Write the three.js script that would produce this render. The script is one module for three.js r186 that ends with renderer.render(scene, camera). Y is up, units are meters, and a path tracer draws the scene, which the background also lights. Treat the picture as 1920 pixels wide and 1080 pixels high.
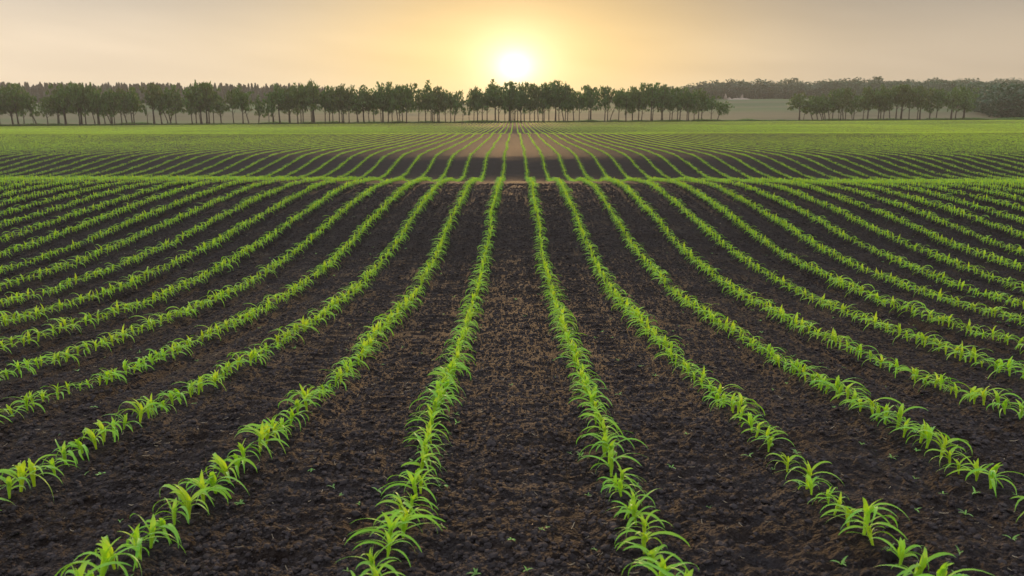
import * as THREE from 'three';
import { mergeGeometries } from 'three/addons/utils/BufferGeometryUtils.js';

// ---------------------------------------------------------------- camera, sky, sun, exposure
const scene = new THREE.Scene();
const EYE = 1.5;
const camera = new THREE.PerspectiveCamera(42.18, 16 / 9, 0.05, 3000);   // 1400 px focal length on a 1080 px high frame
camera.position.set(0, EYE, 0);
camera.lookAt(-0.0035, EYE - 0.2271, -1);
camera.focus = 7;
camera.userData.fStop = 5.6;

const SUN_TAN = 0.065;                                                    // the sun stands 3.8 degrees above the horizon, straight ahead
const SUN_DIR = new THREE.Vector3(0, SUN_TAN, -1).normalize();
const SUN_EL = Math.atan(SUN_TAN);

const mix = (a, b, t) => a + (b - a) * t;
const clamp = (x, a = 0, b = 1) => Math.min(b, Math.max(a, x));
const smooth = (a, b, x) => { const t = clamp((x - a) / (b - a)); return t * t * (3 - 2 * t); };
function rng(seed) { let s = seed | 0; return () => { s = (s + 0x6d2b79f5) | 0; let t = Math.imul(s ^ (s >>> 15), 1 | s); t = (t + Math.imul(t ^ (t >>> 7), 61 | t)) ^ t; return ((t ^ (t >>> 14)) >>> 0) / 4294967296; }; }
const hash2 = (x, y) => { let h = Math.imul(x | 0, 374761393) + Math.imul(y | 0, 668265263); h = Math.imul(h ^ (h >>> 13), 1274126177); return ((h ^ (h >>> 16)) >>> 0) / 4294967296; };
function noise(x, y) {                                                     // value noise, 0..1
  const i = Math.floor(x), j = Math.floor(y), u = x - i, v = y - j, s = u * u * (3 - 2 * u), t = v * v * (3 - 2 * v);
  return mix(mix(hash2(i, j), hash2(i + 1, j), s), mix(hash2(i, j + 1), hash2(i + 1, j + 1), s), t);
}
const fbm = (x, y, n = 4) => { let a = 0.5, sum = 0, tot = 0; for (let k = 0; k < n; k++) { sum += a * noise(x + 17 * k, y - 9 * k); tot += a; a *= 0.5; x *= 2.03; y *= 2.03; } return sum / tot; };

// hazy evening sky: warm low air, a wide yellow glow and a white blaze round the sun, cooler, greyer and, overhead out of view, brightened to light the crop
{
  const W = 2048, H = 1024, data = new Float32Array(W * H * 4);
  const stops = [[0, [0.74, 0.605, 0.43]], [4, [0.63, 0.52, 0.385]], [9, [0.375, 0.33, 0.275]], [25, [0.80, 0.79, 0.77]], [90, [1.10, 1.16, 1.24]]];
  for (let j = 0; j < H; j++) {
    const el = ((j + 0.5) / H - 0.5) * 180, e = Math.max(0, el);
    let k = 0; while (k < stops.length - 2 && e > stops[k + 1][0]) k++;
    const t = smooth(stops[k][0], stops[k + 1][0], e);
    for (let i = 0; i < W; i++) {
      const az = ((i + 0.5) / W - 0.25) * 360, a = az > 180 ? az - 360 : az;      // 0 = straight ahead
      const dx = a * Math.cos(e * Math.PI / 180), dy = e - SUN_EL * 180 / Math.PI;
      const d = Math.hypot(dx * 0.8, dy), far = Math.hypot(dx * 0.62, dy);
      const glow = [0, 0, 0];
      const put = (w, c) => { for (let q = 0; q < 3; q++) glow[q] += w * c[q]; };
      put(Math.exp(-Math.pow(far / 9, 2)), [0.46, 0.22, 0.0]);
      put(Math.exp(-Math.pow(d / 4, 2)), [0.28, 0.24, 0.14]);
      put(Math.exp(-Math.pow(d / 2.2, 2)), [0.30, 0.32, 0.32]);
      put(Math.exp(-Math.pow(d / 0.95, 2)), [0.5, 0.55, 0.6]);
      const amber = [1, 1, 1 - 0.26 * Math.exp(-Math.pow(far / 9, 2))];
      const cloud = 1 + (fbm(a * 0.055 + 40, e * 0.42 + a * 0.035, 4) - 0.5) * 0.36 * smooth(0, 3, e);
      const side = 1 - 0.27 * clamp(a / 36, -1, 1) * (1 - smooth(40, 180, Math.abs(a)) );
      const o = (j * W + i) * 4;
      for (let q = 0; q < 3; q++) {
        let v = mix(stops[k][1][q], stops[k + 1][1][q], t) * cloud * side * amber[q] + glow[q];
        if (el < 0) v = mix(v, 0.12, smooth(0, -6, el));
        data[o + q] = v;
      }
      data[o + 3] = 1;
    }
  }
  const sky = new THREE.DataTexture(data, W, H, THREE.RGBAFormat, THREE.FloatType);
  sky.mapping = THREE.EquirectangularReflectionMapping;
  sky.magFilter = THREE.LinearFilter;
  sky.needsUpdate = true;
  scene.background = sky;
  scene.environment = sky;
}

const sun = new THREE.DirectionalLight(new THREE.Color().setRGB(1, 0.60, 0.26), 3.2);
sun.position.copy(SUN_DIR).multiplyScalar(120).add(new THREE.Vector3(0, 0, -40));
sun.target.position.set(0, 0, -40);
sun.castShadow = true;
sun.shadow.radius = 11;
sun.shadow.mapSize.set(4096, 4096);
Object.assign(sun.shadow.camera, { left: -60, right: 60, top: 30, bottom: -30, near: 1, far: 400 });
scene.add(sun, sun.target);
scene.fog = new THREE.FogExp2(new THREE.Color().setRGB(1, 0.92, 0.78), 0.0005);

const renderer = new THREE.WebGLRenderer({ antialias: true });
renderer.setSize(1024, 576);
renderer.toneMapping = THREE.LinearToneMapping;
renderer.toneMappingExposure = 1.26;
renderer.shadowMap.enabled = true;

// ---------------------------------------------------------------- helpers
const used = new Map();
function numbered(name) { const n = used.get(name) ?? 0; used.set(name, n + 1); return n ? name + '_' + String(n).padStart(3, '0') : name; }
function tag(o, label, category, group, kind) {
  if (label) o.userData.label = label;
  if (category) o.userData.category = category;
  if (group) o.userData.group = group;
  if (kind) o.userData.kind = kind;
  return o;
}
function part(name, geometry, material, parent) {
  const m = new THREE.Mesh(geometry, material); m.name = name; m.castShadow = m.receiveShadow = true; parent.add(m); return m;
}
class Geo {                                                                // collects vertices, colours and faces
  constructor() { this.p = []; this.c = []; this.u = []; this.i = []; }
  v(x, y, z, c = [1, 1, 1], u = 0, w = 0) { this.p.push(x, y, z); this.c.push(...c); this.u.push(u, w); return this.p.length / 3 - 1; }
  tri(a, b, c) { this.i.push(a, b, c); }
  quad(a, b, c, d) { this.i.push(a, b, c, a, c, d); }
  done(normals = true) {
    const g = new THREE.BufferGeometry();
    g.setAttribute('position', new THREE.Float32BufferAttribute(this.p, 3));
    g.setAttribute('color', new THREE.Float32BufferAttribute(this.c, 3));
    g.setAttribute('uv', new THREE.Float32BufferAttribute(this.u, 2));
    g.setIndex(this.i);
    if (normals) g.computeVertexNormals();
    return g;
  }
}
function tube(g, points, radii, sides, c) {                                 // a tapered tube through points
  let prev = null;
  for (let k = 0; k < points.length; k++) {
    const a = points[Math.max(0, k - 1)], b = points[Math.min(points.length - 1, k + 1)];
    const d = new THREE.Vector3().subVectors(b, a).normalize();
    const s = new THREE.Vector3(1, 0, 0.13).cross(d).normalize(); if (s.lengthSq() < 0.1) s.set(0, 0, 1);
    const t = new THREE.Vector3().crossVectors(d, s);
    const ring = [];
    for (let q = 0; q < sides; q++) {
      const w = q / sides * Math.PI * 2, r = radii[k];
      ring.push(g.v(points[k].x + (s.x * Math.cos(w) + t.x * Math.sin(w)) * r, points[k].y + (s.y * Math.cos(w) + t.y * Math.sin(w)) * r, points[k].z + (s.z * Math.cos(w) + t.z * Math.sin(w)) * r, c));
    }
    if (prev) for (let q = 0; q < sides; q++) g.quad(prev[q], prev[(q + 1) % sides], ring[(q + 1) % sides], ring[q]);
    prev = ring;
  }
}
function instanced(name, geometry, material, list, parent) {               // list of [Matrix4, Color]
  const m = new THREE.InstancedMesh(geometry, material, list.length);
  list.forEach(([matrix, color], k) => { m.setMatrixAt(k, matrix); if (color) m.setColorAt(k, color); });
  m.name = name; m.castShadow = m.receiveShadow = true; parent.add(m); return m;
}
const UP = new THREE.Vector3(0, 1, 0);
const M4 = (x, y, z, turn, sx, sy = sx, sz = sx, tx = 0, tz = 0) => new THREE.Matrix4().compose(new THREE.Vector3(x, y, z), new THREE.Quaternion().setFromEuler(new THREE.Euler(tx, turn, tz, 'YXZ')), new THREE.Vector3(sx, sy, sz));
const ORD = ['', 'first', 'second', 'third', 'fourth', 'fifth', 'sixth', 'seventh', 'eighth', 'ninth', 'tenth', 'eleventh', 'twelfth', 'thirteenth', 'fourteenth', 'fifteenth', 'sixteenth', 'seventeenth', 'eighteenth', 'nineteenth'];
const TENS = ['', '', 'twenty', 'thirty', 'forty', 'fifty', 'sixty', 'seventy', 'eighty', 'ninety'];
function ordinal(n) {
  if (n < 20) return ORD[n];
  if (n < 100) return n % 10 ? TENS[Math.floor(n / 10)] + '-' + ORD[n % 10] : TENS[Math.floor(n / 10)].replace(/y$/, 'ieth');
  return n === 100 ? 'hundredth' : n === 200 ? 'two-hundredth' : (n < 200 ? 'hundred-and-' : 'two-hundred-and-') + ordinal(n % 100);
}

// ---------------------------------------------------------------- the lie of the land (d = metres ahead of the camera)
// depth of the ground below the eye along the middle of the field: a dip, a crest at 18 m, a hollow behind it, a long swell, a second crest at 65 m
const PROFILE = [[0.3, 1.04], [1.59, 1.15], [2.45, 1.30], [3.29, 1.39], [4.6, 1.60], [6.73, 1.83], [8.71, 1.945], [9.74, 1.945], [11.14, 1.90], [12.76, 1.78], [15.12, 1.62], [17.6, 1.525], [19.5, 1.575], [21.2, 1.68], [22.8, 1.90], [25.66, 1.985], [31.88, 1.455], [34.95, 1.40],
  [46.65, 1.375], [54.62, 1.324], [64.56, 1.22], [67.5, 1.27], [80, 1.60], [105, 1.538], [143, 1.30], [173, 0.80], [200, 0.60]];
const SLOPES = (() => {                                                    // monotone cubic slopes
  const P = PROFILE, n = P.length, h = [], d = [], m = new Array(n).fill(0);
  for (let k = 0; k < n - 1; k++) { h[k] = P[k + 1][0] - P[k][0]; d[k] = (P[k + 1][1] - P[k][1]) / h[k]; }
  m[0] = d[0]; m[n - 1] = d[n - 2];
  for (let k = 1; k < n - 1; k++) m[k] = d[k - 1] * d[k] <= 0 ? 0 : 3 * (h[k - 1] + h[k]) / ((2 * h[k] + h[k - 1]) / d[k - 1] + (h[k] + 2 * h[k - 1]) / d[k]);
  return m;
})();
function depth0(z) {
  const P = PROFILE;
  if (z <= P[0][0]) return P[0][1] + (z - P[0][0]) * SLOPES[0];
  if (z >= P[P.length - 1][0]) return P[P.length - 1][1];
  let k = 0; while (z > P[k + 1][0]) k++;
  const h = P[k + 1][0] - P[k][0], t = (z - P[k][0]) / h, t2 = t * t, t3 = t2 * t;
  return (2 * t3 - 3 * t2 + 1) * P[k][1] + (t3 - 2 * t2 + t) * h * SLOPES[k] + (-2 * t3 + 3 * t2) * P[k + 1][1] + (t3 - t2) * h * SLOPES[k + 1];
}
const treeLine = (x) => 172 + 0.11 * x;                                    // how far ahead the windbreak runs
function fieldHeight(x, z) {
  const tilt = x > 0 ? 0.0035 * smooth(25, 90, z) : 0.0045 * smooth(70, 150, z);
  const wave = (fbm(x * 0.05 + 7, z * 0.04 + 3, 2) - 0.5) * 0.14 * smooth(4, 30, Math.abs(x)) * smooth(5, 14, z) * (1 - smooth(55, 90, z) * 0.7);
  const zw = z + (noise(x * 0.11 + 5, 2.2) - 0.5) * 2.6 * smooth(2, 9, Math.abs(x)) * smooth(10, 15, z) * (1 - smooth(90, 130, z));
  return EYE - 0.05 - depth0(zw) + tilt * clamp(x, -160, 160) + wave;
}
const lerpList = (L, a) => { if (a <= L[0][0]) return L[0][1]; for (let k = 1; k < L.length; k++) if (a < L[k][0]) return mix(L[k - 1][1], L[k][1], smooth(L[k - 1][0], L[k][0], a)); return L[L.length - 1][1]; };
const MEADOW_END = 390;
function landHeight(x, z) {                                                // field, then a meadow climbing to woods on a long ridge
  const zt = treeLine(x);
  if (z <= zt) return fieldHeight(x, z);
  const a = x / z, rise = lerpList([[-0.7, 0.0200], [-0.3, 0.0185], [0, 0.0165], [0.2, 0.0215], [0.27, 0.0243], [0.37, 0.0250], [0.7, 0.0250]], a);
  const h0 = fieldHeight(x, zt), h1 = EYE + rise * MEADOW_END;
  const slope = lerpList([[-0.7, 0.018], [-0.25, 0.012], [-0.05, 0.0], [0.1, 0.0], [0.25, 0.004], [0.4, 0.018], [0.55, 0.030], [0.7, 0.042]], a);
  if (z <= MEADOW_END) return mix(h0, h1, Math.pow((z - zt) / (MEADOW_END - zt), 1.12));
  const over = Math.min(z - MEADOW_END, 110), beyond = Math.max(0, z - MEADOW_END - 110);
  return h1 + slope * over - beyond * 0.012;
}

// crop rows run straight away from the camera; the middle strip is a little wider than the rest
const rowCentre = (k, z) => {                                              // k = 1, 2, 3 ... right of the middle strip, -1, -2 ... left of it
  const s = Math.sign(k), n = Math.abs(k) - 1, half = mix(0.372, 0.412, smooth(1.8, 5.5, z));
  const x = s * (half + 0.7 * n), pass = Math.floor((k + 400) / 8);
  return x + (noise(z * 0.16 + pass * 31, pass * 7.7) - 0.5) * 0.10 * smooth(2.5, 6, z) + (noise(z * 0.7 + k * 13.7, k * 3.1) - 0.5) * 0.05;
};

// ---------------------------------------------------------------- soil
function cells(x, z) {                                                     // rounded crumbs: 0 in the joints, 1 on top, plus a height of its own for each
  const i = Math.floor(x), j = Math.floor(z); let best = 9, own = 0;
  for (let a = -1; a < 2; a++) for (let b = -1; b < 2; b++) {
    const p = i + a, q = j + b, dx = p + 0.15 + 0.7 * hash2(p, q) - x, dz = q + 0.15 + 0.7 * hash2(p + 71, q - 13) - z, d = dx * dx + dz * dz;
    if (d < best) { best = d; own = hash2(p - 5, q + 39); }
  }
  return Math.sqrt(Math.max(0, 1 - best * 1.6)) * (0.25 + 0.75 * own * own);
}
function rowOffset(x, z) {                                                 // distance to the nearest row and that row's number
  const side = x >= 0 ? 1 : -1; let k = side * Math.max(1, Math.round((Math.abs(x) - 0.41) / 0.7) + 1);
  return [x - rowCentre(k, z), k];
}
function soilRelief(x, z, cell) {
  let h = 0;
  const keep = (size) => 1 - smooth(size * 0.35, size * 0.8, cell);
  if (cell < 0.3) {
    const [o, k] = rowOffset(x, z), w = 0.5 + hash2(k, 77);
    h += 0.020 * Math.exp(-(o * o) / 0.008) - 0.026 * w * Math.exp(-Math.pow((Math.abs(o) - 0.15) / 0.05, 2)) * (0.4 + noise(z * 1.3 + k * 9, k));
    const gap = Math.abs(Math.abs(o) - 0.35);                               // wheel track down the middle of some strips
    const strip = Math.floor((x + 0.35 * Math.sign(x)) / 0.7);
    if (hash2(strip, 5) > 0.55 || strip === 1) h -= 0.022 * Math.exp(-(gap * gap) / 0.012) - 0.008 * Math.exp(-(gap * gap) / 0.010) * Math.sin(z * 40 + gap * 25);
    h *= keep(0.2);
    h += (fbm(x * 2.6, z * 2.6 + 50, 3) - 0.5) * 0.036 * keep(0.3);
    h += (fbm(x * 9 + 11, z * 9, 2) - 0.5) * 0.02 * keep(0.11);
  }
  if (cell < 0.06) h += 0.013 * (cells(x * 13, z * 13) - 0.35) * smooth(0.35, 0.65, noise(x * 4 + 3, z * 4)) * keep(0.08);
  if (cell < 0.035) h += 0.018 * (cells(x * 27 + 5, z * 27) - 0.35) * keep(0.038);
  if (cell < 0.02) h += 0.012 * (cells(x * 55, z * 55 + 9) - 0.35) * keep(0.02);
  return h;
}
function fanSheet(zs, columns, spread, near, height, colour, uvScale) {
  const nx = columns, P = new Float32Array(zs.length * (nx + 1) * 3), C = new Float32Array(P.length), U = new Float32Array(zs.length * (nx + 1) * 2), I = new Uint32Array((zs.length - 1) * nx * 6);
  let o = 0, i = 0;
  zs.forEach((zf, r) => {
    for (let q = 0; q <= nx; q++, o++) {
      const t = q / nx * 2 - 1, zn = typeof zf === 'function' ? 0 : zf, x = typeof zf === 'function' ? zf(t)[0] : t * (near + spread * zn), z = typeof zf === 'function' ? zf(t)[1] : zn;
      P[o * 3] = x; P[o * 3 + 1] = height(x, z, r); P[o * 3 + 2] = -z;
      const c = colour(x, z); C[o * 3] = c[0]; C[o * 3 + 1] = c[1]; C[o * 3 + 2] = c[2];
      U[o * 2] = x * uvScale; U[o * 2 + 1] = z * uvScale;
      if (r && q) { const a = o - nx - 2, b = o - nx - 1, c2 = o, d = o - 1; I.set([a, b, c2, a, c2, d], i); i += 6; }
    }
  });
  const g = new THREE.BufferGeometry();
  g.setAttribute('position', new THREE.BufferAttribute(P, 3)); g.setAttribute('color', new THREE.BufferAttribute(C, 3)); g.setAttribute('uv', new THREE.BufferAttribute(U, 2)); g.setIndex(new THREE.BufferAttribute(I, 1));
  g.computeVertexNormals();
  return g;
}
function grainTextures(size, seed) {                                        // crumb colour and fine relief, tiling
  const col = new Uint8Array(size * size * 4), bump = new Uint8Array(size * size * 4), r = rng(seed);
  const h = new Float32Array(size * size);
  const wrapNoise = (x, y, n, s) => { const u = x / size * n, v = y / size * n, i = Math.floor(u), j = Math.floor(v), a = u - i, b = v - j, p = a * a * (3 - 2 * a), q = b * b * (3 - 2 * b), H = (c, d) => hash2(((c % n) + n) % n + s * 101, ((d % n) + n) % n + s * 57); return mix(mix(H(i, j), H(i + 1, j), p), mix(H(i, j + 1), H(i + 1, j + 1), p), q); };
  for (let y = 0; y < size; y++) for (let x = 0; x < size; x++) {
    const a = wrapNoise(x, y, 24, 1), b = wrapNoise(x, y, 70, 2), c = wrapNoise(x, y, 160, 3), d = wrapNoise(x, y, 7, 4), e = wrapNoise(x, y, 380, 5);
    const v = 0.3 * a + 0.3 * b + 0.25 * c + 0.15 * e, o = (y * size + x) * 4;
    const tone = 0.30 + 1.05 * v + 0.25 * (d - 0.5), warm = 0.94 + 0.12 * wrapNoise(x, y, 11, 6);
    const pale = e > 0.965 && c > 0.6 ? 1.35 : 1;
    col[o] = clamp(tone * warm * pale * 0.86, 0, 1) * 255; col[o + 1] = clamp(tone * pale * 0.86, 0, 1) * 255; col[o + 2] = clamp(tone * (2 - warm) * pale * 0.86, 0, 1) * 255; col[o + 3] = 255;
    const k = clamp(0.25 * a + 0.35 * b + 0.4 * c) * 255; bump[o] = bump[o + 1] = bump[o + 2] = k; bump[o + 3] = 255;
  }
  const make = (d, srgb) => { const t = new THREE.DataTexture(d, size, size); t.wrapS = t.wrapT = THREE.RepeatWrapping; t.magFilter = THREE.LinearFilter; t.minFilter = THREE.LinearMipmapLinearFilter; t.generateMipmaps = true; if (srgb) t.colorSpace = THREE.SRGBColorSpace; t.needsUpdate = true; return t; };
  return [make(col, true), make(bump, false)];
}
const [soilColour, soilBump] = grainTextures(1024, 5);
const soilMaterial = new THREE.MeshPhysicalMaterial({ name: 'dark_soil', color: 0xffffff, vertexColors: true, map: soilColour, bumpMap: soilBump, bumpScale: 0.018, roughness: 0.80, specularIntensity: 0.34, specularColor: new THREE.Color().setRGB(1, 0.66, 0.5) });
const soilTone = (x, z) => {
  const wet = fbm(x * 0.5 + 3, z * 0.35, 3), big = fbm(x * 0.06, z * 0.06 + 20, 2), k = 0.80 + 0.34 * wet + 0.24 * (big - 0.5);
  return [0.0230 * k, 0.0215 * k, 0.0248 * k];
};
{
  const zs = [];
  let z = 0.7; while (z < 14) { zs.push(z); z += Math.max(0.005, z * 0.0045); }
  while (z < 150) { zs.push(z); z *= 1.011; }
  const last = z;
  const rows = zs.slice(), n = 14;
  for (let k = 1; k <= n; k++) rows.push((t) => {                            // the last stretch fans out to the line of the windbreak
    const half = 1.6 + 0.86 * mix(zs[zs.length - 1], 172, k / n), x = t * half; return [x, mix(zs[zs.length - 1], treeLine(x), k / n)];
  });
  const g = fanSheet(rows, 460, 0.86, 1.6, (x, zz) => fieldHeight(x, zz) + soilRelief(x, zz, zz * 0.0045), soilTone, 1 / 0.9);
  const soil = part('field_soil', g, soilMaterial, scene);
  tag(soil, 'dark brown crumbly soil of the rolling corn field', 'soil', null, 'structure');
}
const groundAt = (x, z) => fieldHeight(x, z) + (z < 30 ? soilRelief(x, z, z * 0.0045) : 0);

// the meadow behind the windbreak and the ridge beyond, one sheet to the horizon
const meadowMaterial = new THREE.MeshPhysicalMaterial({ name: 'meadow_grass', color: 0xffffff, vertexColors: true, roughness: 0.95, specularIntensity: 0.3 });
{
  const rows = [], steps = 60;
  for (let k = 0; k <= steps; k++) rows.push((t) => { const s = k / steps, x = t * mix(150, 330, s); return [x, mix(treeLine(x), MEADOW_END, s)]; });
  for (const zz of [400, 420, 445, 475, 510, 550, 600, 650, 720, 850, 1050, 1300]) rows.push((t) => [t * mix(330, 1000, (zz - 390) / 910), zz]);
  const g = fanSheet(rows, 260, 0, 0, (x, zz) => landHeight(x, zz) + (zz > treeLine(x) + 1 ? (fbm(x * 0.06, zz * 0.06, 3) - 0.5) * 0.6 : 0), (x, zz) => {
    const band = noise(zz * 0.055 + 3 + 0.004 * x, 2.5), fine = fbm(x * 0.03, zz * 0.09, 3);
    const k = 0.75 + 0.5 * fine;
    const dry = smooth(0.35, 0.75, band);
    return [mix(0.085, 0.115, dry) * k, mix(0.112, 0.106, dry) * k, mix(0.050, 0.062, dry) * k];
  }, 0.1);
  tag(part('meadow', g, meadowMaterial, scene), 'pale grey green meadow rising behind the windbreak trees', 'meadow', null, 'structure');
}

// ---------------------------------------------------------------- young corn
const leafMaterial = new THREE.MeshPhysicalMaterial({ name: 'corn_leaf', color: 0xffffff, vertexColors: true, roughness: 0.9, specularIntensity: 0.6, transmission: 0.5, thickness: 0, clearcoat: 0.5, clearcoatRoughness: 0.42, side: THREE.DoubleSide });
const GREEN = [0.225, 0.570, 0.020], YELLOW = [0.80, 0.92, 0.010], TIP = [0.20, 0.52, 0.06], MIDRIB = [0.30, 0.50, 0.09];
const tint = (a, b, t) => a.map((v, k) => mix(v, b[k], t));
function leafGeometry(r, o, segments) {                                      // a ribbon that leaves the stem upwards, arches over and droops
  const g = new Geo(), n = segments, az = o.azimuth, ca = Math.cos(az), sa = Math.sin(az);
  let px = 0, py = o.base, side = 0; const rows = [];
  for (let k = 0; k <= n; k++) {
    const t = k / n, ang = mix(o.from, o.to, Math.pow(t, o.bend)), w = o.width * Math.pow(Math.sin(Math.PI * clamp(0.10 + 0.9 * Math.pow(t, 0.75))), 0.75) * (t > 0.98 ? 0.15 : 1);
    if (k) { px += Math.sin(ang) * o.length / n; py += Math.cos(ang) * o.length / n; }
    side += o.sway / n * Math.cos(t * 3);
    const roll = o.roll * t, nx = -Math.cos(ang), ny = Math.sin(ang);         // leaf normal in the plane of its arch
    const ox = Math.cos(roll), up = Math.sin(roll), fold = o.fold * w * (1 - 0.5 * t);
    const c = tint(o.young, t < 0.4 ? tint(o.young, o.green, t * 2.5) : tint(o.green, TIP, (t - 0.4) * 1.2), t < 0.4 ? 1 : 1), cm = tint(c, MIDRIB, 0.45 * (1 - t));
    const at = (s, lift) => { const lx = px + nx * (s * up + lift), ly = py + ny * (s * up + lift), lz = side + s * ox; return [lx * ca - lz * sa, ly, lx * sa + lz * ca]; };
    const e = w * (1 + 0.10 * Math.sin(t * 17 + o.length * 300)), A = at(-e / 2, fold), B = at(0, 0), C = at(e / 2, fold);
    rows.push([g.v(...A, c, 0, t), g.v(...B, cm, 0.5, t), g.v(...C, c, 1, t)]);
    if (k) { const [a, b, c2] = rows[k - 1], [d, e2, f] = rows[k]; g.quad(a, b, e2, d); g.quad(b, c2, f, e2); }
  }
  return g.done();
}
function plantPieces(seed, segments, count) {
  const r = rng(seed), out = [];
  const R = (a, b) => mix(a, b, r());
  // stem: the rolled sheath and whorl, flaring slightly
  { const g = new Geo(), lean = R(-0.006, 0.006); tube(g, [0, 0.012, 0.03, 0.055, 0.075].map((y) => new THREE.Vector3(lean * y * 12, y - 0.008, lean * y * 6)), [0.0042, 0.0044, 0.0055, 0.0085, 0.0048], segments > 4 ? 7 : 4, tint(GREEN, YELLOW, 0.55)); out.push(['stem', g.done()]); }
  const young = Math.max(1, Math.round(count * 0.34));
  for (let k = 0; k < young; k++) out.push(['young_leaf', leafGeometry(r, { azimuth: R(0, 6.28), base: R(0.035, 0.05), length: R(0.048, 0.090), width: R(0.013, 0.020), from: R(0.02, 0.16), to: R(0.3, 1.9), bend: R(1.3, 2.2), sway: R(-0.01, 0.01), roll: R(-0.4, 0.4), fold: 0.32, young: YELLOW, green: tint(YELLOW, GREEN, 0.3) }, segments)]);
  for (let k = 0; k < count - young; k++) {
    const az = (k % 2 ? Math.PI : 0) + R(-0.95, 0.95);                         // most leaves hang to either side of the row
    out.push(['leaf', leafGeometry(r, { azimuth: az, base: R(0.025, 0.062), length: R(0.085, 0.185), width: R(0.007, 0.0125), from: R(0.05, 0.75), to: R(2.0, 3.2), bend: R(0.6, 1.3), sway: R(-0.04, 0.04), roll: R(-1.3, 1.3), fold: 0.25, young: tint(GREEN, YELLOW, R(0.25, 0.65)), green: tint(GREEN, YELLOW, R(0, 0.25)) }, segments)]);
  }
  return out;
}
const NEAR_KINDS = 12, cornGroup = 'young corn plants set out in rows';
const prototypes = [];
const leafTones = [[1, 1, 1], [0.82, 0.93, 1.2], [1.1, 1.03, 0.9], [0.92, 1.04, 1]].map((t) => { const m = leafMaterial.clone(); m.color.setRGB(...t); return m; });
for (let v = 0; v < NEAR_KINDS; v++) {
  const root = new THREE.Group();
  for (const [name, g] of plantPieces(100 + v, 9, 9 + (v % 3))) part(numberedPart(root, name), g, leafTones[v % 4], root);
  prototypes.push(root);
}
function numberedPart(root, name) { const n = root.children.filter((c) => c.name.replace(/_\d+$/, '') === name).length; return n ? name + '_' + String(n).padStart(3, '0') : name; }
const merged = (seed, segments, count) => mergeGeometries(plantPieces(seed, segments, count).map((e) => e[1]));

const plants = [];                                                           // every plant: row, distance, place
{
  const r = rng(42);
  for (let k = -190; k <= 190; k++) {
    if (!k) continue;
    const x0 = Math.abs(rowCentre(k, 50)), start = Math.max(1.0, (x0 - 2.2) / 0.80);
    let z = start + r() * 0.1;
    while (z < treeLine(rowCentre(k, z)) - 3) {
      const step = 0.090 * (0.72 + 0.56 * r());
      z += step;
      const a = r(), b = r(), c = r(), d = r(), e = r();
      if (r() < 0.025) continue;                                             // a gap in the row
      plants.push([k, z, rowCentre(k, z) + (a - 0.5) * 0.035, b * 0.9 - 0.45 + (c < 0.5 ? Math.PI : 0), (e < 0.08 ? 0.55 + 0.2 * d : 0.80 + 0.42 * d) * (0.92 + 0.2 * noise(z * 0.8, k * 3.3)), c]);
    }
  }
}
// which of them the camera sees, and the nearest three hundred
camera.updateMatrixWorld(true);
const inView = plants.filter(([k, z, x]) => z < 12).map((p) => { const v = new THREE.Vector3(p[2], groundAt(p[2], p[1]) + 0.06, -p[1]).project(camera); return { p, v }; }).filter(({ v }) => Math.abs(v.x) < 1.01 && v.y > -1.04 && v.y < 1);
inView.sort((a, b) => Math.hypot(a.p[1], a.p[2]) - Math.hypot(b.p[1], b.p[2]));
const nearest = new Set(inView.slice(0, 300).map((e) => e.p));
{
  const byRow = new Map(), r = rng(9);
  for (const p of nearest) { if (!byRow.has(p[0])) byRow.set(p[0], []); byRow.get(p[0]).push(p); }
  for (const k of [...byRow.keys()].sort((a, b) => a - b)) {
    const list = byRow.get(k).sort((a, b) => a[1] - b[1]), side = k < 0 ? 'left' : 'right', first = new THREE.Vector3(list[0][2], groundAt(list[0][2], list[0][1]) + 0.06, -list[0][1]).project(camera);
    const edge = Math.abs(first.x) > 0.9 && first.y > -0.9 ? 'from the ' + side + ' edge in' : 'from the bottom edge in';
    list.forEach((p, n) => {
      const proto = prototypes[Math.floor(r() * NEAR_KINDS)], o = proto.clone();
      o.name = numbered('corn_plant'); scene.add(o);
      o.position.set(p[2], groundAt(p[2], p[1]) - 0.004, -p[1]); o.rotation.set((r() - 0.5) * 0.42, p[3], (r() - 0.5) * 0.42); o.scale.setScalar(p[4] * 0.9);
      tag(o, ordinal(n + 1) + ' corn plant ' + edge + ' the ' + ordinal(Math.abs(k)) + ' row ' + side + ' of the middle', 'corn plant', cornGroup);
    });
  }
}
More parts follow.
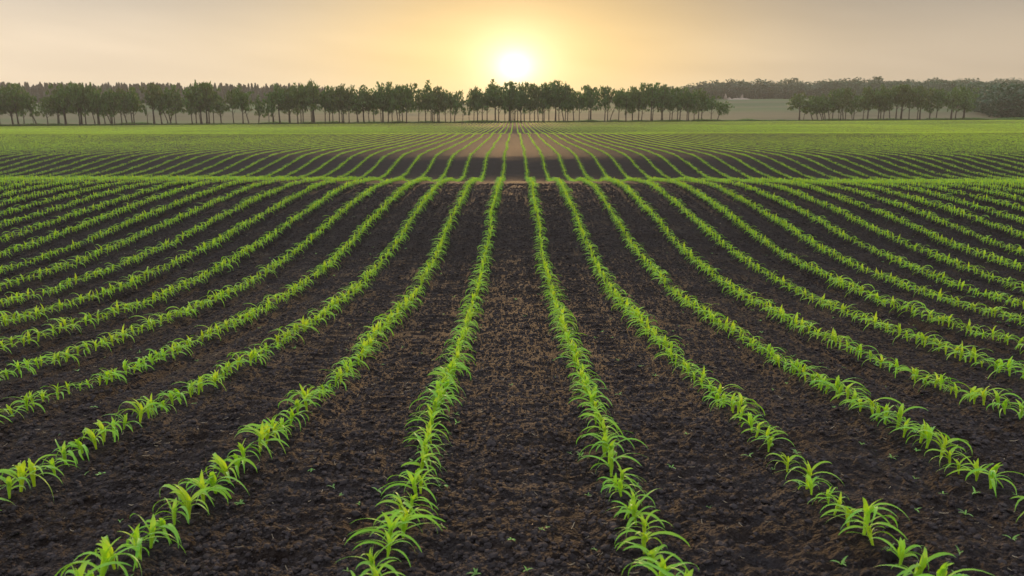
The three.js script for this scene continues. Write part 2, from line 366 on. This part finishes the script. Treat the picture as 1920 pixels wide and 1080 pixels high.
{
  const rows = new THREE.Group(); rows.name = 'corn_rows'; scene.add(rows);
  tag(rows, 'the many green corn plants of the rows reaching to the windbreak', 'corn crop', cornGroup, 'stuff');
  const kinds = 8, mid = [], far = [], r = rng(77), midGeo = [], farGeo = [];
  for (let v = 0; v < kinds; v++) { midGeo.push(merged(300 + v, 6, 9)); farGeo.push(merged(400 + v, 3, 7)); mid.push([]); far.push([]); }
  for (const p of plants) {
    if (nearest.has(p)) continue;
    const [k, z, x, turn, s, c] = p, v = Math.floor(r() * kinds), t = (0.88 + 0.24 * r()) * mix(1, 1.25, smooth(25, 50, z)), w = r() + smooth(30, 60, z);  // colour lifted with distance in place of stronger light; yellower tops too
    const f = mix(0.96, 0.74, smooth(13, 42, z)) * (1 + (noise(x * 0.12 + 9, z * 0.10) - 0.5) * 0.3 * smooth(20, 45, z)), g = mix(1, 0.78, smooth(13, 36, z));
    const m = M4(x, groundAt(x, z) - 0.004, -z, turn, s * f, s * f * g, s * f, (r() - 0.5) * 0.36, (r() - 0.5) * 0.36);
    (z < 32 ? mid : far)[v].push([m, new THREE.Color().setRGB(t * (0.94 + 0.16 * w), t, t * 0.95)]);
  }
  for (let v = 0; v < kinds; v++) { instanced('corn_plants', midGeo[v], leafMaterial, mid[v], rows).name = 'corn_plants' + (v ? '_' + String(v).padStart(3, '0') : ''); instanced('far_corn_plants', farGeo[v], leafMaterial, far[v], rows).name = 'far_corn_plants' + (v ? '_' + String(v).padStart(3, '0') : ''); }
}

// ---------------------------------------------------------------- clods, straw and weed sprouts on the soil
{
  const r = rng(1234), base = [];
  const clodMaterial = new THREE.MeshPhysicalMaterial({ name: 'soil_clod', color: 0xffffff, roughness: 0.80, specularIntensity: 0.34, specularColor: new THREE.Color().setRGB(1, 0.66, 0.5) });
  for (let v = 0; v < 6; v++) {
    const g = new THREE.IcosahedronGeometry(1, 1), p = g.attributes.position;
    for (let k = 0; k < p.count; k++) {
      const x = p.getX(k), y = p.getY(k), z = p.getZ(k), s = 0.38 + 0.85 * fbm(x * 1.7 + v * 11 + 5, y * 1.7 + z * 1.3 + 9, 3) + 0.40 * noise(x * 5 + v, y * 5 + z * 4);
      p.setXYZ(k, x * s, y * s * 0.72, z * s);
    }
    g.computeVertexNormals(); base.push([g, []]);
  }
  for (let k = 0; k < 260000; k++) {
    const z = 1.0 + 18 * Math.pow(r(), 1.35), x = (r() * 2 - 1) * (1.2 + 0.8 * z);
    const patch = noise(x * 2.2, z * 2.2), [o] = rowOffset(x, z);
    if (patch < 0.25 * r() || (Math.abs(o) < 0.05 && r() < 0.6)) continue;
    const size = 0.0022 + 0.0005 * z + 0.010 * Math.pow(r(), 4.5) + (r() < 0.006 ? 0.014 * r() : 0), t = 0.75 + 0.75 * r();
    const c = soilTone(x, z);
    base[Math.floor(r() * 6)][1].push([M4(x, groundAt(x, z) + size * 0.15, -z, r() * 6.28, size * (0.8 + 0.5 * r()), size, size * (0.8 + 0.5 * r()), (r() - 0.5), (r() - 0.5)), new THREE.Color().setRGB(c[0] * t * 1.1, c[1] * t * 1.1, c[2] * t * 1.1)]);
  }
  const root = new THREE.Group(); root.name = 'soil_clods'; scene.add(root);
  tag(root, 'loose dark clods and crumbs scattered over the soil between the rows', 'clods', null, 'stuff');
  base.forEach(([g, list], v) => instanced('clods' + (v ? '_' + String(v).padStart(3, '0') : ''), g, clodMaterial, list, root));

  // straw
  const straw = [], sg = new THREE.CylinderGeometry(0.0011, 0.0008, 1, 4, 3); { const p = sg.attributes.position; for (let k = 0; k < p.count; k++) p.setX(k, p.getX(k) + 0.002 * Math.pow(p.getY(k) * 2, 2)); sg.rotateZ(Math.PI / 2); sg.scale(1, 1, 1); sg.computeVertexNormals(); }
  for (let k = 0; k < 2600; k++) {
    const z = 1.2 + 20 * Math.pow(r(), 1.4), x = (r() * 2 - 1) * (1 + 0.78 * z), L = 0.012 + 0.035 * r() * r(), w = 0.8 + z * 0.10;
    const t = 0.4 + 0.8 * r();
    straw.push([M4(x, groundAt(x, z) + 0.004, -z, r() * 6.28, L, w, w, (r() - 0.5) * 0.5, (r() - 0.5) * 0.6), new THREE.Color().setRGB(0.36 * t, 0.30 * t, 0.22 * t)]);
  }
  const st = instanced('straw_bits', sg, new THREE.MeshPhysicalMaterial({ name: 'dry_straw', roughness: 0.8, specularIntensity: 0.5 }), straw, scene);
  tag(st, 'small pale bits of straw and stubble lying on the soil', 'straw', null, 'stuff');

  // weed sprouts
  const wg = []; for (let v = 0; v < 3; v++) { const rr = rng(800 + v), list = []; for (let q = 0; q < 3 + v; q++) list.push(leafGeometry(rr, { azimuth: q * 2.2 + rr(), base: 0.002, length: 0.018 + 0.02 * rr(), width: 0.005 + 0.003 * rr(), from: 0.2 + 0.5 * rr(), to: 1.3 + 0.8 * rr(), bend: 1, sway: 0, roll: 0, fold: 0.2, young: tint(GREEN, TIP, 0.5), green: TIP }, 4)); wg.push([mergeGeometries(list), []]); }
  for (let k = 0; k < 700; k++) {
    const z = 1.2 + 16 * Math.pow(r(), 1.3), x0 = (r() * 2 - 1) * (1 + 0.78 * z), [o] = rowOffset(x0, z), x = r() < 0.5 ? x0 - o + (r() - 0.5) * 0.34 : x0;
    const s = 0.5 + 0.7 * r(), t = 0.7 + 0.5 * r();
    wg[k % 3][1].push([M4(x, groundAt(x, z), -z, r() * 6.28, s), new THREE.Color().setRGB(t, t * 0.9, t * 1.4)]);
  }
  const weeds = new THREE.Group(); weeds.name = 'weed_sprouts'; scene.add(weeds);
  tag(weeds, 'tiny weed sprouts and seedlings dotted beside the corn rows', 'weeds', null, 'stuff');
  wg.forEach(([g, list], v) => instanced('sprouts' + (v ? '_' + String(v).padStart(3, '0') : ''), g, leafMaterial, list, weeds));
}

// ---------------------------------------------------------------- windbreak trees
const crownMaterial = new THREE.MeshPhysicalMaterial({ name: 'tree_leaf', color: 0xffffff, vertexColors: true, roughness: 0.72, specularIntensity: 0.6, transmission: 0.55, thickness: 0, side: THREE.DoubleSide });
const barkMaterial = new THREE.MeshPhysicalMaterial({ name: 'tree_bark', color: 0xffffff, vertexColors: true, roughness: 0.95, specularIntensity: 0.3 });
const BARK = [0.060, 0.048, 0.040];
function leafCloud(g, r, blobs, n, size, colour) {                           // leaf sprays through the outer part of each blob
  const total = blobs.reduce((s, b) => s + b[3] * b[4] * b[3], 0);
  for (const [bx, by, bz, rh, rv] of blobs) {
    const m = Math.round(n * rh * rv * rh / total);
    for (let k = 0; k < m; k++) {
      const u = r() * 2 - 1, w = r() * 6.283, q = Math.sqrt(1 - u * u), d = Math.pow(r(), 0.42) * (0.86 + 0.28 * noise(bx * 9 + Math.cos(w) * q * 2.4 + 50, by * 9 + u * 2.4 + Math.sin(w) * q * 2.2 + 50));
      const x = bx + Math.cos(w) * q * d * rh, y = by + u * d * rv, z = bz + Math.sin(w) * q * d * rh;
      const s = size * (0.6 + 0.8 * r());
      const a = new THREE.Vector3(r() - 0.5, r() - 0.5, r() - 0.5).normalize(), b = new THREE.Vector3(r() - 0.5, r() - 0.2, r() - 0.5).cross(a).normalize();
      const t = 0.7 + 0.6 * r(), c = [colour[0] * t * (0.9 + 0.3 * r()), colour[1] * t, colour[2] * t];
      const P = (p, e) => g.v(x + (a.x * p + b.x * e) * s, y + (a.y * p + b.y * e) * s, z + (a.z * p + b.z * e) * s, c);
      g.quad(P(-0.75, 0.05), P(0.1, -0.42), P(0.75, 0.02), P(-0.05, 0.45));
    }
  }
}
const LEAF = [0.085, 0.165, 0.026];
const crowns = [];                                                          // crown shapes one metre in half width, reaching from y = 0 to y = 1
for (let v = 0; v < 14; v++) {
  const r = rng(500 + v * 7), g = new Geo(), tall = 0.8 + 0.4 * r(), blobs = [[(r() - 0.5) * 0.2, 0.50, 0, 0.50, 0.34]];
  const n = 9 + Math.floor(r() * 5);
  for (let k = 0; k < n; k++) {                                              // sprays of foliage round an uneven egg, narrower at the top
    const y = 0.10 + 0.84 * Math.pow((k + r()) / n, 0.9), w = k * 2.4 + r() * 1.4, out = Math.sqrt(Math.max(0, 1 - Math.pow((y - 0.48) / 0.62, 2))) * (0.35 + 0.5 * r());
    blobs.push([Math.cos(w) * out, y, Math.sin(w) * out, (0.22 + 0.20 * r()) * (1.1 - 0.3 * y), 0.07 + 0.08 * r() * tall]);
  }
  blobs.push([(r() - 0.5) * 0.3, 0.86, 0, 0.22, 0.14]);
  leafCloud(g, r, blobs, 620, 0.10, LEAF.map((c) => c * (0.85 + 0.3 * r())));
  crowns.push(g.done());
}
const sparseCrowns = [];
for (let v = 0; v < 3; v++) { const r = rng(700 + v), g = new Geo(), blobs = []; for (let k = 0; k < 7; k++) blobs.push([(r() - 0.5) * 1.1, 0.1 + 0.85 * k / 7, (r() - 0.5) * 0.8, 0.28, 0.08]); leafCloud(g, r, blobs, 330, 0.10, LEAF); sparseCrowns.push(g.done()); }

// [metres across, lean of the top, girth: 0 thin, 1 usual, 2 thick]; the line runs left of the gap, then right of it
const LEFT_TREES = [[-112, 0, 1], [-111.2, 0.4, 1], [-110, 0, 1], [-109.6, 0, 0], [-108.9, 0, 1], [-108.3, 0, 1], [-107.2, 0, 1], [-106.1, 0, 1], [-105.1, -1.1, 1], [-104.7, 0, 1], [-103.9, -0.7, 2], [-102.2, 0, 0], [-100.5, -2.2, 1], [-98.4, -0.5, 1], [-97.8, 0, 1], [-97.1, 0, 1], [-95.9, 0, 1], [-94.9, 0, 2], [-93.3, -0.6, 1], [-93, 0, 1], [-92.6, 0, 2], [-91.6, 0, 1], [-91.2, 0, 1], [-90, 0, 1], [-89.4, -0.8, 1], [-88.7, 0, 1], [-88, 0, 1], [-87.1, -2, 1], [-86.3, -0.5, 1], [-85.5, 0, 1], [-85, 0, 1], [-83.5, 0, 1], [-82.8, -1, 1], [-81.7, 0, 1], [-81.3, 0, 1], [-78.4, 0, 0], [-77.7, 0, 2], [-76.2, 0, 1], [-75.3, -2.5, 1], [-74.7, -0.6, 1], [-74.2, 2, 1], [-73.2, 0, 1], [-69.2, 0, 1], [-68.3, 0, 1], [-67.6, -0.8, 0], [-66.9, 0, 2], [-67, 0, 2], [-66.1, 0, 1], [-65.6, 0, 1], [-64.2, 0, 1], [-61.8, 0, 1], [-59, 0, 1], [-58.3, -1.3, 1], [-55.7, 0.7, 1], [-54.3, 0, 0], [-53.1, -0.4, 0], [-52.7, 0, 1], [-51.1, 0, 2], [-49.6, 0, 1], [-49.3, 0, 1], [-47.2, 0, 1], [-46.7, 0, 1], [-46, 0, 1], [-44.9, 0, 1], [-43.9, 0, 1], [-43.6, 0, 2], [-42.1, 0, 1], [-41.1, 0, 1], [-40.3, 0, 1], [-38.4, 0, 1], [-38.1, 0, 1], [-37.4, 0, 1], [-36.3, 0, 1], [-35.1, 0, 1], [-34.3, -0.9, 1], [-33.4, 0, 2], [-32.5, 0, 1], [-31.5, 0, 1], [-29.6, 0, 1], [-29.3, 0, 2], [-28.3, 0, 0], [-28, 0.6, 1], [-27.5, 0, 1], [-25.7, -1.1, 1], [-25.3, 0, 1], [-25, 0, 1], [-23.8, 0, 1], [-23.8, 0, 1], [-21.6, 0, 1], [-19.8, 0, 1], [-18.8, 0, 1], [-18.3, 0, 1], [-17.8, 0, 1], [-17.3, 0, 1], [-16.7, 0, 1], [-15.5, 0, 1], [-14.4, 0, 1], [-13.5, 0.7, 1], [-11.7, 0.2, 0], [-10.2, 0, 0], [-9.1, 0, 1], [-8.3, 0, 1], [-7.3, 0, 1], [-6.2, 0, 1], [-4.4, 0, 2], [-3.6, 0, 1], [-2.2, 0, 0], [-1.2, 0, 2], [-0.8, 0, 1], [-0.4, 0, 1], [0, 0, 1], [0.7, 0, 1], [1.4, 0, 1], [2.2, 0, 1], [3.5, 0, 1], [4.5, 0, 1], [5.3, -0.9, 1], [6.3, 0, 1], [6.6, 0, 1], [7.8, 0, 1], [9.3, 0, 2], [10.1, 0, 1], [11.1, -1.9, 1], [11.5, 0, 1], [11.9, 0, 1], [13.5, -0.7, 1], [14.7, 0, 1], [16.8, 0, 1], [17.5, 0, 2], [20.4, 0, 1], [21.2, 0, 1], [21.9, 2.3, 1], [23.6, 0, 1], [25.3, 0, 1], [25.7, 0, 0], [27.1, 0, 1], [27.3, 0, 1], [28.2, 0, 1], [29, 0.5, 1], [31.2, 0, 2], [31.9, 0.5, 1], [34, 0, 1], [34.5, 0, 1], [35.5, 0, 1], [36.3, 0, 1], [37.8, 0, 1], [38.2, 0, 1], [39.4, 0, 1], [40.2, 0, 1], [41.2, 0, 1], [42.9, 0, 1], [43.9, 0, 1], [45.6, 0, 1], [46.8, 1.2, 1]];
const RIGHT_TREES = [[67, -0.4, 2], [68.7, 0.2, 0], [70.8, -1.5, 1], [72.3, -1.9, 1], [73.6, -1.5, 1], [72.3, -1.5, 1], [73.5, -1.6, 1], [74.5, -1.2, 1], [75.3, 0, 1], [76.3, 0, 1], [77.1, 0, 0], [78, -1.1, 1], [78.7, 0, 1], [79.2, -0.8, 0], [80.4, 0, 1], [82.3, 0, 1], [83.5, 0, 1], [84.8, 0, 2], [86.1, 0, 1], [87, 0, 1], [87.6, 0, 1], [88.2, 0, 1], [90.3, -1.1, 1], [91, 0, 2], [91.9, 0, 1], [93.2, 0, 1], [93.9, -1, 1], [95.3, 0, 1], [96.5, 0, 2], [100.1, 0, 1], [100.5, 0, 1], [102.2, 0, 1], [103.6, 0, 2], [106, 0, 1], [107.5, 0, 1], [109.4, 0, 2]];
// how high the tops stand above the eye along the line, per metre of distance
const TOPS = [[-0.70, 0.036], [-0.689, 0.037], [-0.65, 0.0443], [-0.628, 0.036], [-0.60, 0.0415], [-0.58, 0.0465], [-0.555, 0.042], [-0.53, 0.037], [-0.50, 0.039], [-0.477, 0.0443], [-0.45, 0.0415], [-0.40, 0.0450], [-0.385, 0.034], [-0.36, 0.0387], [-0.33, 0.036], [-0.31, 0.0436], [-0.29, 0.0395], [-0.265, 0.0466],
  [-0.24, 0.0443], [-0.22, 0.040], [-0.19, 0.042], [-0.175, 0.0466], [-0.155, 0.0395], [-0.145, 0.042], [-0.12, 0.0450], [-0.107, 0.0440], [-0.09, 0.0405], [-0.072, 0.033], [-0.047, 0.0415], [-0.032, 0.0450], [-0.007, 0.0460], [0.014, 0.042], [0.032, 0.043], [0.054, 0.0473], [0.075, 0.040], [0.09, 0.0415],
  [0.118, 0.040], [0.146, 0.040], [0.16, 0.042], [0.178, 0.0445], [0.20, 0.039], [0.235, 0.0385], [0.255, 0.036], [0.27, 0.027], [0.36, 0.0325], [0.39, 0.032], [0.42, 0.038], [0.45, 0.0385], [0.482, 0.040], [0.50, 0.043], [0.518, 0.0415], [0.546, 0.037], [0.57, 0.039], [0.60, 0.0395], [0.64, 0.036]];
const topAt = (a) => { if (a <= TOPS[0][0]) return TOPS[0][1]; for (let k = 1; k < TOPS.length; k++) if (a < TOPS[k][0]) return mix(TOPS[k - 1][1], TOPS[k][1], (a - TOPS[k - 1][0]) / (TOPS[k][0] - TOPS[k - 1][0])); return TOPS[TOPS.length - 1][1]; };
function windbreakTree(x, lean, girth, r, label) {
  const z = treeLine(x) + (r() - 0.5) * 4.5 + 1.0, y0 = landHeight(x, z) - 0.1;
  const root = new THREE.Group(); root.name = numbered('windbreak_tree'); root.position.set(x, y0, -z); scene.add(root);
  const full = EYE + topAt((x + lean * 0.8) / z) * z - y0, H = full * (girth === 2 ? 1 : girth === 0 ? 0.62 + 0.2 * r() : r() < 0.4 ? 1.0 : 0.72 + 0.24 * r());
  const rad = [0.075, 0.125, 0.20][girth] * (0.85 + 0.3 * r());
  // trunk with limbs
  const g = new Geo(), bendy = (r() - 0.5) * 0.5, k0 = rng(Math.floor(x * 10) + 5);
  const at = (t) => new THREE.Vector3(lean * Math.pow(t, 1.15) + bendy * Math.sin(t * 4.5) * 0.35, t * H * 0.86, (k0() - 0.5) * 0.02 + Math.sin(t * 3 + x) * 0.12);
  const pts = [], radii = []; for (let k = 0; k <= 9; k++) { pts.push(at(k / 9)); radii.push(rad * (k === 0 ? 1.35 : 1) * (1 - 0.8 * k / 9)); }
  tube(g, pts, radii, 7, BARK);
  const limbs = girth === 0 ? 4 : 7 + Math.floor(r() * 3);
  for (let k = 0; k < limbs; k++) {
    const t = mix(girth === 2 ? 0.36 : 0.30, 0.8, k / limbs) + 0.04 * r(), s = at(t), w = k * 2.4 + r(), L = H * (0.16 + 0.16 * r()) * (1 - 0.3 * t), up = 0.55 + 0.6 * r();
    const e = new THREE.Vector3(Math.cos(w), up, Math.sin(w) * 0.8).normalize();
    const q = [0, 0.4, 1].map((u) => s.clone().addScaledVector(e, L * u).add(new THREE.Vector3(0, 0.12 * L * u * u, 0)));
    const r0 = rad * (1 - 0.8 * t) * 0.6; tube(g, q, [r0, r0 * 0.7, r0 * 0.2], 5, BARK);
  }
  part('trunk', g.done(), barkMaterial, root);
  const cr = part('crown', girth === 0 ? sparseCrowns[Math.floor(r() * 3)] : crowns[Math.floor(r() * crowns.length)], crownMaterial, root);
  const low = girth === 0 ? 0.3 : mix(0.24, 0.38, r()), half = girth === 2 ? mix(2.8, 3.7, r()) : girth === 0 ? 1.0 : mix(2.0, 3.1, r());
  cr.position.set(lean * 0.8, H * low, 0); cr.scale.set(half * (r() < 0.5 ? -1 : 1), H * (1.0 - low) * 1.02, half * (0.85 + 0.3 * r())); 
  return root;
}
{
  const r = rng(2024);
  const look = (lean, girth) => girth === 2 ? 'broad thick-trunked tree' : girth === 0 ? 'thin sparse tree' : Math.abs(lean) > 1 ? 'tree leaning to the ' + (lean < 0 ? 'left' : 'right') : 'slender upright tree';
  LEFT_TREES.sort((a, b) => a[0] - b[0]).forEach(([x, lean, girth], n) => tag(windbreakTree(x, lean, girth, r), look(lean, girth) + ', ' + ordinal(n + 1) + ' from the left in the long windbreak', 'tree', 'trees of the windbreak'));
  RIGHT_TREES.sort((a, b) => a[0] - b[0]).forEach(([x, lean, girth], n) => tag(windbreakTree(x, lean, girth, r), look(lean, girth) + ', ' + ordinal(n + 1) + ' from the gap in the windbreak right of it', 'tree', 'trees of the windbreak right of the gap'));
  // rough grass along the foot of the trees
  const list = [], geo = (() => { const rr = rng(61), parts = []; for (let k = 0; k < 9; k++) parts.push(leafGeometry(rr, { azimuth: rr() * 6.28, base: 0, length: 0.3 + 0.25 * rr(), width: 0.05, from: 0.05 + 0.3 * rr(), to: 0.6 + rr(), bend: 1.3, sway: 0.05, roll: 0.3, fold: 0.2, young: [0.07, 0.10, 0.03], green: [0.08, 0.11, 0.035] }, 3)); return mergeGeometries(parts); })();
  for (let k = 0; k < 7000; k++) {
    const x = mix(-128, 128, r()), z = treeLine(x) - 2 + 5 * r();
    const s = 0.7 + 0.9 * r() * noise(x * 0.35, 4) * 1.6;
    list.push([M4(x, landHeight(x, z) - 0.02, -z, r() * 6.28, s * 1.3, s, s), new THREE.Color().setRGB(0.6 + 0.5 * r(), 0.7 + 0.4 * r(), 0.7)]);
  }
  tag(instanced('verge_grass', geo, crownMaterial, list, scene), 'strip of rough grass along the foot of the windbreak', 'grass', null, 'stuff');
}

// ---------------------------------------------------------------- woods on the ridge
{
  const r = rng(31);
  // conifers: tapering tiers of drooping sprays round a trunk
  const firs = []; for (let v = 0; v < 4; v++) {
    const rr = rng(900 + v), g = new Geo(); tube(g, [new THREE.Vector3(0, 0, 0), new THREE.Vector3(0, 0.95, 0)], [0.02, 0.004], 5, BARK);
    for (let k = 0; k < 210; k++) {
      const t = 0.12 + 0.88 * Math.pow(rr(), 0.8), w = rr() * 6.28, d = 0.19 * (1.02 - t) * (0.45 + 0.7 * rr()), s = 0.035 + 0.05 * (1 - t), x = Math.cos(w) * d, z = Math.sin(w) * d, y = t, q = 0.7 + 0.6 * rr(), c = [0.030 * q, 0.045 * q, 0.022 * q];
      const A = g.v(x - Math.sin(w) * s, y, z + Math.cos(w) * s, c), B = g.v(x + Math.cos(w) * s * 1.2, y - s * 0.7, z + Math.sin(w) * s * 1.2, c), C = g.v(x + Math.sin(w) * s, y + s * 0.2, z - Math.cos(w) * s, c), D = g.v(x * 0.6, y + s * 1.4, z * 0.6, c); g.quad(A, B, C, D);
    }
    firs.push([g.done(), []]);
  }
  const round = []; for (let v = 0; v < 6; v++) {
    const rr = rng(950 + v), g = new Geo(), blobs = [[0, 0.45, 0, 0.30, 0.40]]; for (let k = 0; k < 6; k++) { const w = k * 1.05 + rr(); blobs.push([Math.cos(w) * 0.20, 0.25 + 0.5 * rr(), Math.sin(w) * 0.20, 0.16 + 0.08 * rr(), 0.15]); } blobs.push([0, 0.84, 0, 0.18, 0.14]);
    leafCloud(g, rr, blobs, 620, 0.055, [0.030, 0.095, 0.034]); tube(g, [new THREE.Vector3(0, -0.05, 0), new THREE.Vector3(0, 0.5, 0)], [0.03, 0.015], 5, BARK);
    round.push([g.done(), []]);
  }
  const put = (kind, x, z, h, wide = 1, c) => kind[Math.floor(r() * kind.length)][1].push([M4(x, landHeight(x, z) - 0.2, -z, r() * 6.28, h * wide, h, h * wide), c]);
  // dark conifer wood: along the left and, lower and farther, behind the middle
  for (let k = 0; k < 2600; k++) {
    const a = mix(-0.80, 0.2, r()), z = MEADOW_END + 6 + 110 * Math.pow(r(), 1.6), x = a * z;
    const low = smooth(-0.30, -0.12, a), h = mix(9.2, 2.6, low) * (0.8 + 0.36 * r()); if (a > 0.08 && r() < 0.5) continue;
    put(firs, x, z, h, 1.15, new THREE.Color().setRGB(0.8 + 0.3 * r(), 0.9 + 0.2 * r(), 1));
  }
  // broadleaf wood over the right-hand ridge
  for (let k = 0; k < 2600; k++) {
    const a = mix(0.13, 0.86, r()), z = mix(MEADOW_END + 5, 515, r()), x = a * z;
    
    const h = (a < 0.25 ? mix(5, 8, (a - 0.13) / 0.12) : 8.5) * (0.62 + 0.75 * r() * r() + 0.2 * noise(x * 0.06, z * 0.05)), t = 0.75 + 0.5 * r();
    put(round, x, z, h, 1.35 + 0.5 * r(), new THREE.Color().setRGB(t * (0.7 + 0.3 * r()), t * 0.9, t * 0.9));
  }
  const wood = new THREE.Group(); wood.name = 'conifer_forest'; scene.add(wood); tag(wood, 'dark spiky conifer forest on the skyline behind the windbreak', 'forest', null, 'stuff');
  firs.forEach(([g, l], v) => instanced('conifers' + (v ? '_' + String(v).padStart(3, '0') : ''), g, crownMaterial, l, wood));
  const ridge = new THREE.Group(); ridge.name = 'ridge_forest'; scene.add(ridge); tag(ridge, 'rounded broadleaf forest covering the ridge on the right skyline', 'forest', null, 'stuff');
  round.forEach(([g, l], v) => { instanced('broadleaf_trees' + (v ? '_' + String(v).padStart(3, '0') : ''), g, crownMaterial, l, ridge); });
  // the nearer wood that comes down to the field's edge on the far right
  const lists = round.map(() => []);
  for (let k = 0; k < 900; k++) {
    const a = mix(0.40, 0.86, r()), edge = a < 0.553 ? mix(390, 330, (a - 0.40) / 0.153) : a < 0.63 ? mix(330, 196, (a - 0.553) / 0.077) : 196, z = edge + (400 - edge) * Math.pow(r(), 1.5), x = a * z;
    if (z > 398) continue;
    const t = 0.8 + 0.5 * r(), h = (r() < 0.2 ? 5 : 8.2) * (0.8 + 0.4 * r());
    lists[Math.floor(r() * 6)].push([M4(x, landHeight(x, z) - 0.6, -z, r() * 6.28, h * 1.25, h, h * 1.25), new THREE.Color().setRGB(t * 0.55, t * 0.9, t * 0.95)]);
  }
  const near = new THREE.Group(); near.name = 'edge_wood'; scene.add(near); tag(near, 'dense green wood reaching the field edge at the far right', 'wood', null, 'stuff');
  lists.forEach((l, v) => instanced('wood_trees' + (v ? '_' + String(v).padStart(3, '0') : ''), round[v][0], crownMaterial, l, near));

  // scrub along the top of the meadow, and the pale worked ground seen through the gap
  const pale = new THREE.MeshPhysicalMaterial({ name: 'pale_chalk', color: new THREE.Color().setRGB(0.24, 0.20, 0.17), roughness: 0.95 });
  const heap = (name, label, a, z, w, h, d, skew, cat) => {
    const g = new THREE.IcosahedronGeometry(1, 3), p = g.attributes.position;
    for (let k = 0; k < p.count; k++) { const y = p.getY(k), up = clamp((y + 1) / 2), n = 0.75 + 0.5 * fbm(p.getX(k) * 1.6 + 20 + w, p.getZ(k) * 1.6 + y * 1.5 + 20, 3); const s = n * (1 - 0.86 * Math.pow(up, skew)); p.setXYZ(k, p.getX(k) * w / 2 * s + up * up * w * 0.12 * Math.sign(d), up * h, p.getZ(k) * Math.abs(d) / 2 * s); }
    g.computeVertexNormals();
    const m = part(name, g, pale, scene); m.position.set(a * z, landHeight(a * z, z) - 0.3, -z); return tag(m, label, cat);
  };
  heap('chalk_mound', 'tall crooked pale mound at the right end of the long windbreak', 0.2735, 386, 2.2, 3.4, -2.5, 0.9, 'mound');
  heap('chalk_heap', 'low rounded pale heap beside the tall crooked mound', 0.2778, 385, 2.6, 1.4, 2.4, 2.4, 'heap');
  heap('chalk_spike', 'pointed pale mound standing alone before the ridge forest', 0.2945, 386, 2.2, 3.2, 2.2, 0.8, 'mound');
  const bank = new Geo(); { const z0 = 383, n = 30; let prev = null; for (let k = 0; k <= n; k++) { const a = mix(0.2765, 0.3075, k / n), x = a * z0, y = landHeight(x, z0) + 0.05, h = 0.75 * Math.sin(Math.PI * clamp(k / n, 0.03, 0.97)) * (0.6 + 0.7 * noise(k * 0.6, 3)); const row = [bank.v(x, y - 0.4, -z0 + 1.2), bank.v(x, y + h, -z0), bank.v(x, y + h * 0.7, -z0 - 1.6), bank.v(x, y - 0.4, -z0 - 3)]; if (prev) for (let q = 0; q < 3; q++) bank.quad(prev[q], row[q], row[q + 1], prev[q + 1]); prev = row; } }
  tag(part('earth_bank', bank.done(), pale, scene), 'low pale earth bank joining the mounds below the ridge forest', 'bank');
}

renderer.render(scene, camera);
